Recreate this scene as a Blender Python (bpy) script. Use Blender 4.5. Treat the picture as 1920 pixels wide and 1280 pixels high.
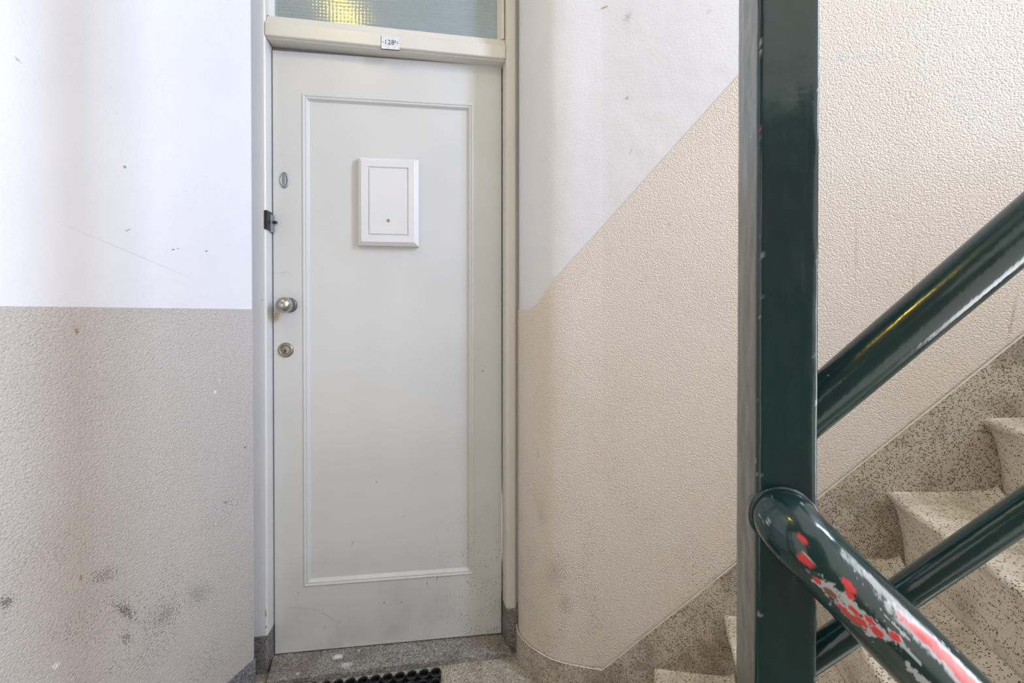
import bpy, bmesh, math, random
import numpy as np
from mathutils import Vector, Matrix

for o in list(bpy.data.objects):
    bpy.data.objects.remove(o, do_unlink=True)
scn = bpy.context.scene
COL = scn.collection
rng = random.Random(7)

# ------------------------------------------------------------------ camera
cam_d = bpy.data.cameras.new('camera')
cam_d.sensor_width = 36.0
cam_d.lens = 747.0 / 1920.0 * 36.0
cam_d.shift_y = -46.8 / 1920.0
cam_d.clip_start = 0.01
cam = bpy.data.objects.new('camera', cam_d)
COL.objects.link(cam)
cam.location = (0, 0, 1.2)
cam.rotation_euler = (math.radians(90 - 0.4), 0, 0)
scn.camera = cam

# ------------------------------------------------------------------ world, exposure
world = bpy.data.worlds.new('sky')
scn.world = world
world.use_nodes = True
bg = world.node_tree.nodes['Background']
bg.inputs[0].default_value = (1.0, 0.955, 0.89, 1)
bg.inputs[1].default_value = 1.45
vs = scn.view_settings
vs.view_transform = 'Standard'
vs.look = 'None'
vs.exposure = 0.08
vs.gamma = 1.0
vs.use_curve_mapping = False
scn.cycles.max_bounces = 6
scn.cycles.diffuse_bounces = 3
scn.cycles.glossy_bounces = 3
scn.cycles.transmission_bounces = 5

# ------------------------------------------------------------------ frames of the place
# stair frame: s runs up the flight along the far wall, q is the distance out from that wall
WD = Vector((1, -0.315, 0)).normalized()
PD = Vector((0.315, 1, 0)).normalized()
Q0 = Vector((0.279, 1.219, 0))
STAIR_ROT = math.atan2(WD.y, WD.x)
def SP(s, q, z=0.0):
    return Q0 + WD * s - PD * q + Vector((0, 0, z))
# door frame: u runs along the door from its lock edge, o is the distance out from its face
DA = Vector((-0.8214, 1.367, 0))
DB = Vector((-0.037, 1.4585, 0))
DE = (DB - DA).normalized()
DW = (DB - DA).length
DOOR_ROT = math.atan2(DE.y, DE.x)
def DP(u, o, z=0.0):
    return DA + DE * u + Vector((DE.y, -DE.x, 0)) * o + Vector((0, 0, z))
LK = Vector((-0.8225, 1.267, 0))          # free corner of the left wall
S_LEFT = (LK - Q0).dot(WD)
Q_LEFT = -(LK - Q0).dot(PD)

# ------------------------------------------------------------------ daylight through the stair window
S_END = 2.85
win_d = bpy.data.lights.new('stair_window_daylight', 'AREA')
win_d.shape = 'RECTANGLE'
win_d.size = 0.32
win_d.size_y = 1.7
win_d.energy = 122
win_d.color = (0.60, 0.72, 1.0)
win = bpy.data.objects.new('stair_window_daylight', win_d)
COL.objects.link(win)
win.location = SP(S_END - 0.02, 0.77, 3.1)
win.rotation_euler = (math.radians(90), 0, STAIR_ROT + math.radians(90))

low_d = bpy.data.lights.new('lower_window_daylight', 'AREA')
low_d.shape = 'RECTANGLE'
low_d.size = 1.30
low_d.size_y = 1.50
low_d.energy = 48
low_d.color = (0.90, 0.93, 1.0)
low = bpy.data.objects.new('lower_window_daylight', low_d)
COL.objects.link(low)
low.location = SP(S_END - 0.02, 0.95, 0.80)
low.rotation_euler = (math.radians(90), 0, STAIR_ROT + math.radians(90))

# ------------------------------------------------------------------ helpers
def tag(o, label=None, cat=None, group=None, kind=None):
    if label: o['label'] = label
    if cat: o['category'] = cat
    if group: o['group'] = group
    if kind: o['kind'] = kind
    return o

def empty(name, loc=(0, 0, 0), rz=0.0):
    o = bpy.data.objects.new(name, None)
    o.empty_display_size = 0.05
    COL.objects.link(o)
    o.location = loc
    o.rotation_euler = (0, 0, rz)
    return o

def link(name, me, mat=None, parent=None, loc=None, rz=None):
    o = bpy.data.objects.new(name, me)
    COL.objects.link(o)
    if mat is not None and len(me.materials) == 0:
        me.materials.append(mat)
    if parent is not None: o.parent = parent
    if loc is not None: o.location = loc
    if rz is not None: o.rotation_euler = (0, 0, rz)
    return o

def mesh(name, verts, faces, smooth=False, uvs=None):
    me = bpy.data.meshes.new(name)
    me.from_pydata([tuple(v) for v in verts], [], [tuple(f) for f in faces])
    me.update()
    if uvs is not None:
        uvl = me.uv_layers.new(name='UVMap')
        li = np.empty(len(me.loops), dtype=np.int32)
        me.loops.foreach_get('vertex_index', li)
        uvl.data.foreach_set('uv', np.asarray(uvs, dtype=np.float32)[li].ravel())
    if smooth:
        me.polygons.foreach_set('use_smooth', [True] * len(me.polygons))
    return me

def grid_faces(nu, nv, closed_u=False, off=0):
    """nu columns of nv vertices each; vertex id = off + i*nv + j"""
    F = []
    for i in range(nu if closed_u else nu - 1):
        a = off + i * nv
        b = off + ((i + 1) % nu) * nv
        for j in range(nv - 1):
            F.append((a + j, b + j, b + j + 1, a + j + 1))
    return F

def bm_mesh(name, bm, smooth=False):
    me = bpy.data.meshes.new(name)
    bmesh.ops.recalc_face_normals(bm, faces=bm.faces)
    bm.to_mesh(me)
    bm.free()
    if smooth:
        me.polygons.foreach_set('use_smooth', [True] * len(me.polygons))
    return me

def box_mesh(name, x0, x1, y0, y1, z0, z1, bevel=0.0, seg=2):
    bm = bmesh.new()
    bmesh.ops.create_cube(bm, size=1)
    for v in bm.verts:
        v.co = Vector(((x0 + x1) / 2 + v.co.x * (x1 - x0), (y0 + y1) / 2 + v.co.y * (y1 - y0),
                       (z0 + z1) / 2 + v.co.z * (z1 - z0)))
    if bevel > 0:
        bmesh.ops.bevel(bm, geom=bm.edges[:], offset=bevel, segments=seg, profile=0.5, affect='EDGES')
    me = bm_mesh(name, bm)
    return me

def prism_mesh(name, poly, along0, along1, axis='x', bevel=0.0):
    """polygon in the two remaining axes, extruded along an axis"""
    def P(a, p):
        return {'x': (a, p[0], p[1]), 'y': (p[0], a, p[1]), 'z': (p[0], p[1], a)}[axis]
    bm = bmesh.new()
    A = [bm.verts.new(P(along0, p)) for p in poly]
    B = [bm.verts.new(P(along1, p)) for p in poly]
    bm.faces.new(A); bm.faces.new(B)
    n = len(poly)
    for i in range(n):
        bm.faces.new((A[i], A[(i + 1) % n], B[(i + 1) % n], B[i]))
    if bevel > 0:
        bmesh.ops.bevel(bm, geom=bm.edges[:], offset=bevel, segments=2, profile=0.5, affect='EDGES')
    return bm_mesh(name, bm)

def lathe_mesh(name, prof, seg=32, axis='y', smooth=True):
    """profile of (radius, height); revolved about an axis (height runs along -y for door hardware)"""
    V = []; F = []
    n = len(prof)
    for i in range(seg):
        a = 2 * math.pi * i / seg
        c, s = math.cos(a), math.sin(a)
        for r, hgt in prof:
            if axis == 'y': V.append((r * c, -hgt, r * s))
            else: V.append((r * c, r * s, hgt))
    F = grid_faces(seg, n, closed_u=True)
    bm = bmesh.new()
    bv = [bm.verts.new(v) for v in V]
    for f in F:
        try: bm.faces.new([bv[k] for k in f])
        except ValueError: pass
    bmesh.ops.remove_doubles(bm, verts=bm.verts, dist=1e-6)
    me = bm_mesh(name, bm, smooth)
    return me

def tube(path, r, seg=48, cap=True):
    """tube along a path; returns verts, faces, (length, angle) per vertex"""
    pts = [Vector(p) for p in path]
    n = len(pts)
    V = []; L = []
    acc = 0.0
    prev_up = None
    for i, p in enumerate(pts):
        t = (pts[min(i + 1, n - 1)] - pts[max(i - 1, 0)]).normalized()
        if i: acc += (p - pts[i - 1]).length
        if prev_up is None:
            up = Vector((0, 0, 1)) - t * t.z
        else:
            up = prev_up - t * prev_up.dot(t)
        up.normalize(); prev_up = up
        sd = t.cross(up)
        for k in range(seg):
            a = 2 * math.pi * k / seg
            V.append(p + (up * math.cos(a) + sd * math.sin(a)) * r)
            L.append((acc, a if a < math.pi else a - 2 * math.pi))
    F = []
    for i in range(n - 1):
        for k in range(seg):
            k2 = (k + 1) % seg
            F.append((i * seg + k, (i + 1) * seg + k, (i + 1) * seg + k2, i * seg + k2))
    if cap:
        F.append(tuple(range(seg)))
        F.append(tuple((n - 1) * seg + k for k in reversed(range(seg))))
    return V, F, L

def smooth_except_caps(me):
    me.polygons.foreach_set('use_smooth', [len(p.vertices) == 4 for p in me.polygons])

_perm = np.random.RandomState(3).rand(64, 64, 64).astype(np.float32)
def vnoise(P):
    P = np.asarray(P, dtype=np.float64)
    i = np.floor(P).astype(int); fr = P - i
    fr = fr * fr * (3 - 2 * fr)
    out = 0
    for dx in (0, 1):
        for dy in (0, 1):
            for dz in (0, 1):
                wgt = (fr[:, 0] if dx else 1 - fr[:, 0]) * (fr[:, 1] if dy else 1 - fr[:, 1]) * (fr[:, 2] if dz else 1 - fr[:, 2])
                out = out + wgt * _perm[(i[:, 0] + dx) % 64, (i[:, 1] + dy) % 64, (i[:, 2] + dz) % 64]
    return out
def fbm(P, oct=3):
    P = np.asarray(P, dtype=np.float64); o = 0; a = 0.5; t = 0
    for k in range(oct):
        o = o + a * vnoise(P * (2 ** k) + 13.7 * k); t += a; a *= 0.5
    return o / t
def set_wear(me, rgb):
    at = me.color_attributes.new('wear', 'FLOAT_COLOR', 'POINT')
    d = np.ones((len(me.vertices), 4), dtype=np.float32)
    d[:, :3] = rgb
    at.data.foreach_set('color', d.ravel())

# ------------------------------------------------------------------ materials
class NT:
    def __init__(self, name):
        self.m = bpy.data.materials.new(name)
        self.m.use_nodes = True
        self.t = self.m.node_tree
        self.b = self.t.nodes['Principled BSDF']
    def n(self, typ, **kw):
        nd = self.t.nodes.new(typ)
        for k, v in kw.items(): setattr(nd, k, v)
        return nd
    def l(self, a, b): self.t.links.new(a, b)
    def coord(self, kind='Object'):
        return self.n('ShaderNodeTexCoord').outputs[kind]
    def noise(self, vec, scale, detail=3, rough=0.5, dist=0.0, dim='3D'):
        nd = self.n('ShaderNodeTexNoise', noise_dimensions=dim)
        nd.inputs['Scale'].default_value = scale; nd.inputs['Detail'].default_value = detail
        nd.inputs['Roughness'].default_value = rough; nd.inputs['Distortion'].default_value = dist
        if vec is not None: self.l(vec, nd.inputs['Vector'])
        return nd.outputs['Fac']
    def voro(self, vec, scale, feature='F1', out='Distance', rand=1.0, dim='3D'):
        nd = self.n('ShaderNodeTexVoronoi', feature=feature, voronoi_dimensions=dim)
        nd.inputs['Scale'].default_value = scale
        nd.inputs['Randomness'].default_value = rand
        self.l(vec, nd.inputs['Vector'])
        return nd.outputs[out]
    def ramp(self, fac, lo, hi, a=0.0, b=1.0):
        nd = self.n('ShaderNodeMapRange')
        nd.interpolation_type = 'SMOOTHSTEP'
        nd.inputs[1].default_value = lo; nd.inputs[2].default_value = hi
        nd.inputs[3].default_value = a; nd.inputs[4].default_value = b
        self.l(fac, nd.inputs[0]); return nd.outputs[0]
    def math(self, op, a, b=None):
        nd = self.n('ShaderNodeMath', operation=op)
        for i, x in enumerate((a, b)):
            if x is None: continue
            if isinstance(x, (int, float)): nd.inputs[i].default_value = x
            else: self.l(x, nd.inputs[i])
        return nd.outputs[0]
    def mix(self, fac, a, b):
        nd = self.n('ShaderNodeMix', data_type='RGBA')
        if isinstance(fac, (int, float)): nd.inputs[0].default_value = fac
        else: self.l(fac, nd.inputs[0])
        for i, x in ((6, a), (7, b)):
            if isinstance(x, tuple): nd.inputs[i].default_value = (*x, 1)
            else: self.l(x, nd.inputs[i])
        return nd.outputs[2]
    def mapping(self, vec, loc=(0, 0, 0), rot=(0, 0, 0), scale=(1, 1, 1)):
        nd = self.n('ShaderNodeMapping', vector_type='TEXTURE')
        nd.inputs[1].default_value = loc; nd.inputs[2].default_value = rot; nd.inputs[3].default_value = scale
        self.l(vec, nd.inputs[0]); return nd.outputs[0]
    def marks(self, vec, base, lst, warp=0.35):
        """stains with a shape of their own: (x, y, half width, half height, rotation deg, colour, strength, roughness)"""
        col = base
        nz = self.n('ShaderNodeTexNoise', noise_dimensions='2D'); nz.inputs['Scale'].default_value = 260; nz.inputs['Detail'].default_value = 1
        self.l(vec, nz.inputs['Vector'])
        for (x, y, hw, hh, rot, c, st, sp) in lst:
            m = self.mapping(vec, (x, y, 0), (0, 0, math.radians(rot)), (hw, hh, 1e6))
            ln = self.n('ShaderNodeVectorMath', operation='LENGTH'); self.l(m, ln.inputs[0])
            d = self.math('ADD', ln.outputs['Value'], self.math('MULTIPLY', self.math('SUBTRACT', nz.outputs['Fac'], 0.5), sp * 4))
            lo, hi = (0.55, 1.05) if sp < 0.8 else (0.55, 0.70)
            col = self.mix(self.ramp(d, lo, hi, st, 0.0), col, c)
        return col
    def bump(self, hgt, strength, dist, chain=None):
        nd = self.n('ShaderNodeBump')
        nd.inputs['Strength'].default_value = strength; nd.inputs['Distance'].default_value = dist
        self.l(hgt, nd.inputs['Height'])
        if chain is not None: self.l(chain, nd.inputs['Normal'])
        return nd.outputs[0]
    def out(self, col=None, rough=0.5, normal=None, spec=0.5, metal=0.0):
        if col is not None:
            if isinstance(col, tuple): self.b.inputs['Base Color'].default_value = (*col, 1)
            else: self.l(col, self.b.inputs['Base Color'])
        if isinstance(rough, (int, float)): self.b.inputs['Roughness'].default_value = rough
        else: self.l(rough, self.b.inputs['Roughness'])
        self.b.inputs['Specular IOR Level'].default_value = spec
        self.b.inputs['Metallic'].default_value = metal
        if normal is not None: self.l(normal, self.b.inputs['Normal'])
        return self.m

def plaster(name, base, grain, rough, coarse, marks=(), dirt=None):
    """painted plaster in metres of UV; coarse = relief of the granular dado"""
    t = NT(name); uv = t.coord('UV')
    n1 = t.noise(uv, 3.0, 2, dim='2D')
    col = t.mix(t.ramp(n1, 0.35, 0.7), base, tuple(c * g for c, g in zip(base, grain)))
    if dirt:
        dcol, y0, y1, st = dirt
        sep = t.n('ShaderNodeSeparateXYZ'); t.l(uv, sep.inputs[0])
        hgt = t.ramp(sep.outputs[1], y0, y1, 1.0, 0.0)
        sp = t.ramp(t.noise(uv, 190, 1, 0.6, dim='2D'), 0.60, 0.72)
        area = t.ramp(t.noise(uv, 9, 2, dim='2D'), 0.44, 0.66)
        col = t.mix(t.math('MULTIPLY', t.math('MULTIPLY', t.math('MULTIPLY', sp, area), hgt), st), col, dcol)
    col = t.marks(uv, col, marks)
    if coarse > 0:
        a = t.noise(uv, 185, 2, 0.55, 0.6, dim='2D')
        b = t.voro(uv, 230, 'F1', dim='2D')
        hgt = t.math('ADD', t.math('MULTIPLY', a, 0.9), t.math('MULTIPLY', b, -0.5))
        nm = t.bump(hgt, 1.0, coarse)
    else:
        a = t.noise(uv, 140, 2, 0.6, dim='2D')
        nm = t.bump(a, 0.6, 0.0011)
        nm = t.bump(t.noise(uv, 14, 1, dim='2D'), 0.5, 0.004, nm)
    return t.out(col, rough, nm, 0.4)

BR = (0.33, 0.19, 0.08); DK = (0.10, 0.09, 0.09); GY = (0.35, 0.34, 0.35); LT = (0.85, 0.85, 0.95)
# uv.x on the left wall is the distance from the door corner; uv.x on the stair wall is s
M_white_l = plaster('white_wall_paint_beside_door', (0.77, 0.77, 0.81), (0.97, 0.97, 0.975), 0.45, 0, marks=[
    (0.330, 1.550, .004, .004, 0, BR, .8, .3), (0.324, 1.401, .007, .0022, -35, GY, .7, .3),
    (0.227, 1.369, .005, .0018, -12, DK, .8, .2), (0.142, 1.378, .0045, .0018, -10, DK, .9, .2),
    (0.215, 1.373, .003, .0015, 0, DK, .7, .2), (0.305, 1.342, .16, .0011, 20, GY, .35, .25), (0.501, 1.701, .006, .003, 40, GY, .6, .3)])
M_dado_l = plaster('beige_granular_dado_beside_door', (0.56, 0.515, 0.485), (0.96, 0.95, 0.94), 0.5, 0.0028, marks=[
    (0.419, 1.163, .0035, .009, 0, BR, .8, .3), (0.418, 1.176, .008, .012, 0, (0.55, 0.42, 0.28), .35, .3),
    (0.414, 0.83, .0022, .22, 0, (0.42, 0.37, 0.32), .16, .5), (0.395, 0.80, .0018, .20, 0, (0.42, 0.37, 0.32), .12, .5),
    (0.122, 0.973, .004, .006, 0, LT, .9, .3), (0.110, 1.005, .002, .012, 0, LT, .5, .4),
    (0.336, 0.490, .010, .036, -28, DK, .75, 1.0), (0.335, 0.425, .008, .02, -20, DK, .6, 1.1), (0.375, 0.600, .022, .012, 30, DK, .5, 1.4),
    (0.524, 0.641, .010, .014, 0, DK, .7, .9), (0.252, 0.420, .030, .026, 35, DK, .45, 1.5), (0.17, 0.42, .035, .02, 40, DK, .4, 1.6),
    (0.455, 0.46, .006, .006, 0, LT, .8, .5), (0.030, 0.784, .0035, .004, 0, DK, .8, .3), (0.38, 1.01, .012, .003, 0, GY, .4, .8),
    (0.09, 0.640, .010, .005, 20, DK, .5, 1.0), (0.415, 0.62, .003, .008, 0, BR, .7, .4)],
    dirt=((0.14, 0.125, 0.12), 0.35, 0.95, 0.7))
M_white_r = plaster('white_wall_paint_by_stair', (0.70, 0.695, 0.705), (0.97, 0.97, 0.97), 0.5, 0, marks=[
    (0.001, 2.139, .012, .003, 15, BR, .8, .5), (0.070, 2.094, .012, .016, -30, GY, .6, .9), (0.069, 1.852, .006, .006, 0, GY, .7, .3),
    (0.293, 2.06, .009, .004, 30, GY, .35, .6), (0.08, 1.69, .003, .012, -20, GY, .35, .6)])
M_dado_r = plaster('beige_granular_dado_by_stair', (0.73, 0.655, 0.575), (0.97, 0.96, 0.94), 0.5, 0.0028, marks=[
    (0.653, 1.864, .055, .004, 2, (0.50, 0.57, 0.66), .55, .8), (0.602, 1.868, .010, .008, 30, (0.50, 0.57, 0.66), .6, .5),
    (-0.216, 0.741, .004, .016, 5, (0.35, 0.50, 0.38), .6, .5), (-0.117, 0.281, .022, .030, 0, (0.25, 0.19, 0.13), .4, 1.3),
    (0.332, 0.440, .005, .022, -15, (0.16, 0.13, 0.11), .7, 1.0), (0.640, 1.38, .003, .12, 0, (0.45, 0.34, 0.22), .4, .8),
    (0.760, 1.30, .004, .08, 0, (0.45, 0.34, 0.24), .3, .9), (0.946, 1.19, .004, .06, -8, BR, .45, .9), (0.188, 1.462, .006, .006, 0, GY, .5, .5),
    (-0.204, 0.549, .012, .03, 0, (0.3, 0.26, 0.22), .3, 1.4), (-0.15, 0.37, .03, .05, 0, (0.22, 0.17, 0.12), .35, 1.6)],
    dirt=((0.20, 0.15, 0.10), 0.25, 1.0, 0.75))

def terrazzo(name, base, dark, light, scale, dk=0.5, lt=0.35, rough=0.55, dirt=0.5, marks=()):
    t = NT(name); oc = t.coord('Object')
    vn = t.n('ShaderNodeTexVoronoi', feature='F1'); vn.inputs['Scale'].default_value = scale; t.l(oc, vn.inputs['Vector'])
    sep = t.n('ShaderNodeSeparateColor'); t.l(vn.outputs['Color'], sep.inputs[0])
    d1 = vn.outputs['Distance']
    chip = t.ramp(d1, 0.62, 0.40)
    isd = t.math('MULTIPLY', chip, t.math('LESS_THAN', sep.outputs[0], dk))
    isl = t.math('MULTIPLY', chip, t.math('GREATER_THAN', sep.outputs[1], 1 - lt))
    col = t.mix(isl, base, light)
    col = t.mix(isd, col, dark)
    dn = t.ramp(t.noise(oc, 11, 2, 0.6), 0.42, 0.70, 0.0, dirt)
    col = t.mix(dn, col, (dark[0] * 1.4, dark[1] * 1.25, dark[2] * 1.1))
    if marks: col = t.marks(oc, col, marks)
    nm = t.bump(t.noise(oc, 170, 1), 0.6, 0.0016)
    return t.out(col, rough, nm, 0.45)

M_step = terrazzo('worn_beige_terrazzo', (0.74, 0.665, 0.535), (0.11, 0.085, 0.05), (0.80, 0.76, 0.68), 330, 0.24, 0.30, 0.55, 0.30)
M_plinth = terrazzo('grey_brown_terrazzo', (0.50, 0.44, 0.36), (0.085, 0.065, 0.046), (0.62, 0.57, 0.50), 340, 0.40, 0.25, 0.5, 0.45)
M_plinth_l = terrazzo('dark_grey_terrazzo', (0.22, 0.215, 0.22), (0.05, 0.05, 0.055), (0.42, 0.42, 0.43), 260, 0.40, 0.22, 0.5, 0.4)
M_block = terrazzo('dark_grey_concrete', (0.20, 0.19, 0.175), (0.06, 0.052, 0.045), (0.36, 0.35, 0.33), 260, 0.40, 0.20, 0.5, 0.5)
M_floor = terrazzo('pale_terrazzo_floor', (0.44, 0.40, 0.33), (0.13, 0.10, 0.065), (0.72, 0.69, 0.62), 300, 0.30, 0.35, 0.5, 0.45)
SPL = (0.72, 0.72, 0.70)
M_thresh = terrazzo('worn_grey_terrazzo', (0.30, 0.285, 0.26), (0.07, 0.06, 0.05), (0.55, 0.54, 0.52), 260, 0.42, 0.25, 0.5, 0.4, marks=[
    (0.220, -0.030, .020, .011, 0, SPL, .95, .25), (0.258, -0.066, .024, .013, 0, SPL, .8, .9),
    (0.110, -0.082, .008, .006, 0, SPL, .7, .5), (0.285, -0.012, .006, .004, 0, SPL, .7, .5), (0.10, -0.06, .05, .025, 0, (0.22, 0.12, 0.09), .4, 1.2),
    (0.70, -0.03, .07, .03, 0, (0.20, 0.14, 0.08), .5, 1.2)])

def paint(name, base, rough=0.35, dirt=None, marks=(), peel=0.0):
    t = NT(name); oc = t.coord('Object')
    col = t.mix(t.ramp(t.noise(oc, 4, 1), 0.35, 0.7), base, tuple(c * 0.96 for c in base))
    uvw = t.n('ShaderNodeSeparateXYZ'); t.l(oc, uvw.inputs[0])
    cm = t.n('ShaderNodeCombineXYZ'); t.l(uvw.outputs[0], cm.inputs[0]); t.l(uvw.outputs[2], cm.inputs[1])
    if dirt:
        # specks splashed on the lower right of the door
        sx = t.ramp(uvw.outputs[0], 0.46, 0.66); sz = t.ramp(uvw.outputs[2], 0.62, 0.16, 0, 1)
        sp = t.ramp(t.voro(oc, 120, 'F1'), 0.27, 0.17)
        gate = t.ramp(t.noise(oc, 17, 2), 0.44, 0.56)
        m = t.math('MULTIPLY', t.math('MULTIPLY', sp, gate), t.math('MULTIPLY', sx, sz))
        col = t.mix(t.math('MULTIPLY', m, 0.85), col, (0.10, 0.07, 0.04))
        low = t.math('MULTIPLY', t.ramp(uvw.outputs[2], 0.45, 0.03), t.ramp(t.noise(oc, 8, 4, 0.6), 0.42, 0.75))
        col = t.mix(t.math('MULTIPLY', low, 0.30), col, (0.30, 0.27, 0.22))
    if marks: col = t.marks(cm.outputs[0], col, marks)
    nm = t.bump(t.noise(oc, 9, 2), 0.3, 0.0022)
    return t.out(col, rough, nm, 0.5)

SC = (0.34, 0.33, 0.32)
M_door = paint('door_paint', (0.60, 0.60, 0.585), 0.32, dirt=True, marks=[
    (0.012, 1.190, .010, .022, -12, (0.40, 0.30, 0.15), .75, .5), (0.030, 1.340, .022, .004, 4, (0.50, 0.42, 0.32), .30, .6),  # first mark: brown smear by the knob, with the knob's shadow painted in
    (0.090, 0.176, .065, .0022, -10, SC, .45, .5), (0.187, 0.136, .045, .0022, -36, SC, .5, .5),
    (0.719, 0.992, .006, .002, 0, (0.12, 0.10, 0.09), .8, .3), (0.342, 0.601, .002, .003, 0, (0.1, 0.1, 0.1), .8, .2),
    (0.260, 0.389, .003, .015, -25, SC, .5, .5), (0.081, 0.233, .008, .002, 35, SC, .7, .3), (0.168, 0.104, .007, .002, 30, SC, .8, .3),
    (0.434, 0.473, .010, .0016, 35, SC, .5, .4), (0.369, 0.172, .003, .003, 0, (0.08, 0.08, 0.08), .9, .2), (0.43, 0.17, .003, .003, 0, (0.08, 0.08, 0.08), .9, .2),
    (0.245, 0.165, .0018, .004, 0, SC, .6, .2), (0.52, 0.23, .002, .010, 10, (0.30, 0.17, 0.07), .8, .3), (0.555, 0.245, .002, .014, -15, (0.30, 0.17, 0.07), .8, .3)])
M_frame = paint('cream_frame_paint', (0.66, 0.635, 0.575), 0.33)
M_frame_l = paint('grey_white_frame_paint', (0.69, 0.685, 0.66), 0.35, marks=[
    (-0.0050, 0.20, .0026, .014, 0, (0.30, 0.15, 0.06), .8, .4), (-0.0050, 0.155, .0026, .006, 0, (0.25, 0.12, 0.05), .8, .4),
    (-0.012, 1.245, .004, .002, -50, (0.2, 0.17, 0.14), .7, .3)])
M_plate = paint('white_mail_cover', (0.70, 0.69, 0.685), 0.30)

def simple(name, col, rough, metal=0.0, spec=0.5, bumpy=0.0, scale=60):
    t = NT(name); oc = t.coord('Object')
    c = t.mix(t.ramp(t.noise(oc, scale, 3), 0.35, 0.7), col, tuple(x * 0.85 for x in col))
    nm = t.bump(t.noise(oc, scale * 3, 2), 0.3, bumpy) if bumpy else None
    return t.out(c, rough, nm, spec, metal)
M_lip = simple('cream_paint_edge', (0.74, 0.70, 0.60), 0.45, bumpy=0.002, scale=40)
M_steel = simple('brushed_steel', (0.50, 0.48, 0.45), 0.28, 1.0)
M_lock = simple('dull_brass_nickel', (0.36, 0.32, 0.27), 0.38, 1.0)
M_zinc = simple('grey_zinc', (0.36, 0.37, 0.39), 0.5, 0.8, bumpy=0.0004, scale=120)
M_rose = simple('dark_zinc', (0.20, 0.20, 0.21), 0.45, 0.8)
M_black = simple('black_plastic', (0.018, 0.018, 0.022), 0.4)
M_hole = simple('dark_hole', (0.01, 0.01, 0.01), 0.8)
M_gap = simple('grey_draught_strip', (0.20, 0.205, 0.22), 0.8)
M_rubber = simple('black_rubber', (0.014, 0.014, 0.016), 0.38)
M_enamel = simple('white_enamel', (0.72, 0.73, 0.78), 0.18)
M_ink = simple('black_enamel', (0.035, 0.04, 0.05), 0.3)
M_hall = simple('hall_paint', (0.38, 0.43, 0.47), 0.7)
M_outer = simple('stairwell_paint', (0.74, 0.73, 0.72), 0.6, scale=5)
M_back = simple('brown_glazed_brick_tone', (0.22, 0.19, 0.16), 0.5, scale=5)

def green_paint():
    t = NT('dark_green_gloss_paint'); oc = t.coord('Object')
    at = t.n('ShaderNodeAttribute'); at.attribute_name = 'wear'
    sep = t.n('ShaderNodeSeparateColor'); t.l(at.outputs['Color'], sep.inputs[0])
    base = t.mix(t.ramp(t.noise(oc, 12, 4), 0.4, 0.7), (0.0045, 0.030, 0.028), (0.010, 0.026, 0.027))
    col = t.mix(sep.outputs[1], base, (0.52, 0.54, 0.55))
    col = t.mix(sep.outputs[2], col, (0.20, 0.075, 0.035))
    col = t.mix(sep.outputs[0], col, (0.60, 0.030, 0.030))
    spk = t.math('MULTIPLY', t.ramp(t.voro(oc, 55, 'F1'), 0.10, 0.06), t.ramp(t.noise(oc, 20, 2), 0.58, 0.64))
    col = t.mix(t.math('MULTIPLY', spk, 0.7), col, (0.45, 0.50, 0.50))
    mp = t.n('ShaderNodeMapping'); mp.inputs[3].default_value = (1, 1, 0.08); t.l(oc, mp.inputs[0])
    nm = t.bump(t.noise(mp.outputs[0], 160, 3), 0.35, 0.0006)
    nm = t.bump(t.noise(oc, 22, 3, 0.5), 0.35, 0.002, nm)
    wear = t.math('MAXIMUM', t.math('MAXIMUM', sep.outputs[0], sep.outputs[1]), sep.outputs[2])
    rough = t.math('ADD', t.math('MULTIPLY', wear, 0.35), t.ramp(t.noise(oc, 30, 3), 0.3, 0.7, 0.12, 0.22))
    m = t.out(col, rough, nm, 0.6)
    return m
M_green = green_paint()

def glass_mat():
    t = NT('pressed_grid_glass')
    t.b.inputs['Base Color'].default_value = (0.72, 0.82, 0.83, 1)
    t.b.inputs['Roughness'].default_value = 0.09
    t.b.inputs['Transmission Weight'].default_value = 0.75
    t.b.inputs['IOR'].default_value = 1.5
    return t.m
M_glass = glass_mat()

def emit(name, col, st):
    t = NT(name)
    t.b.inputs['Base Color'].default_value = (*col, 1)
    t.b.inputs['Emission Color'].default_value = (*col, 1)
    t.b.inputs['Emission Strength'].default_value = st
    t.b.inputs['Roughness'].default_value = 0.4
    return t.m
M_lamp = emit('yellow_lamp_glass', (1.0, 0.75, 0.09), 58.0)

# ------------------------------------------------------------------ the room shell
FLIGHT_W = 0.676
WELL_Q = 0.80
Q_BACK = 1.70
Z_TOP = 4.7
Z_CEIL = 3.20

# landing floor
fl = link('floor', box_mesh('floor', S_LEFT - 0.15, 0.30, -Q_BACK - 0.05, 0.55, -0.16, 0.0), M_floor, loc=Q0, rz=STAIR_ROT)
tag(fl, 'pale speckled terrazzo landing floor in front of the door', 'floor', kind='structure')

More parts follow.
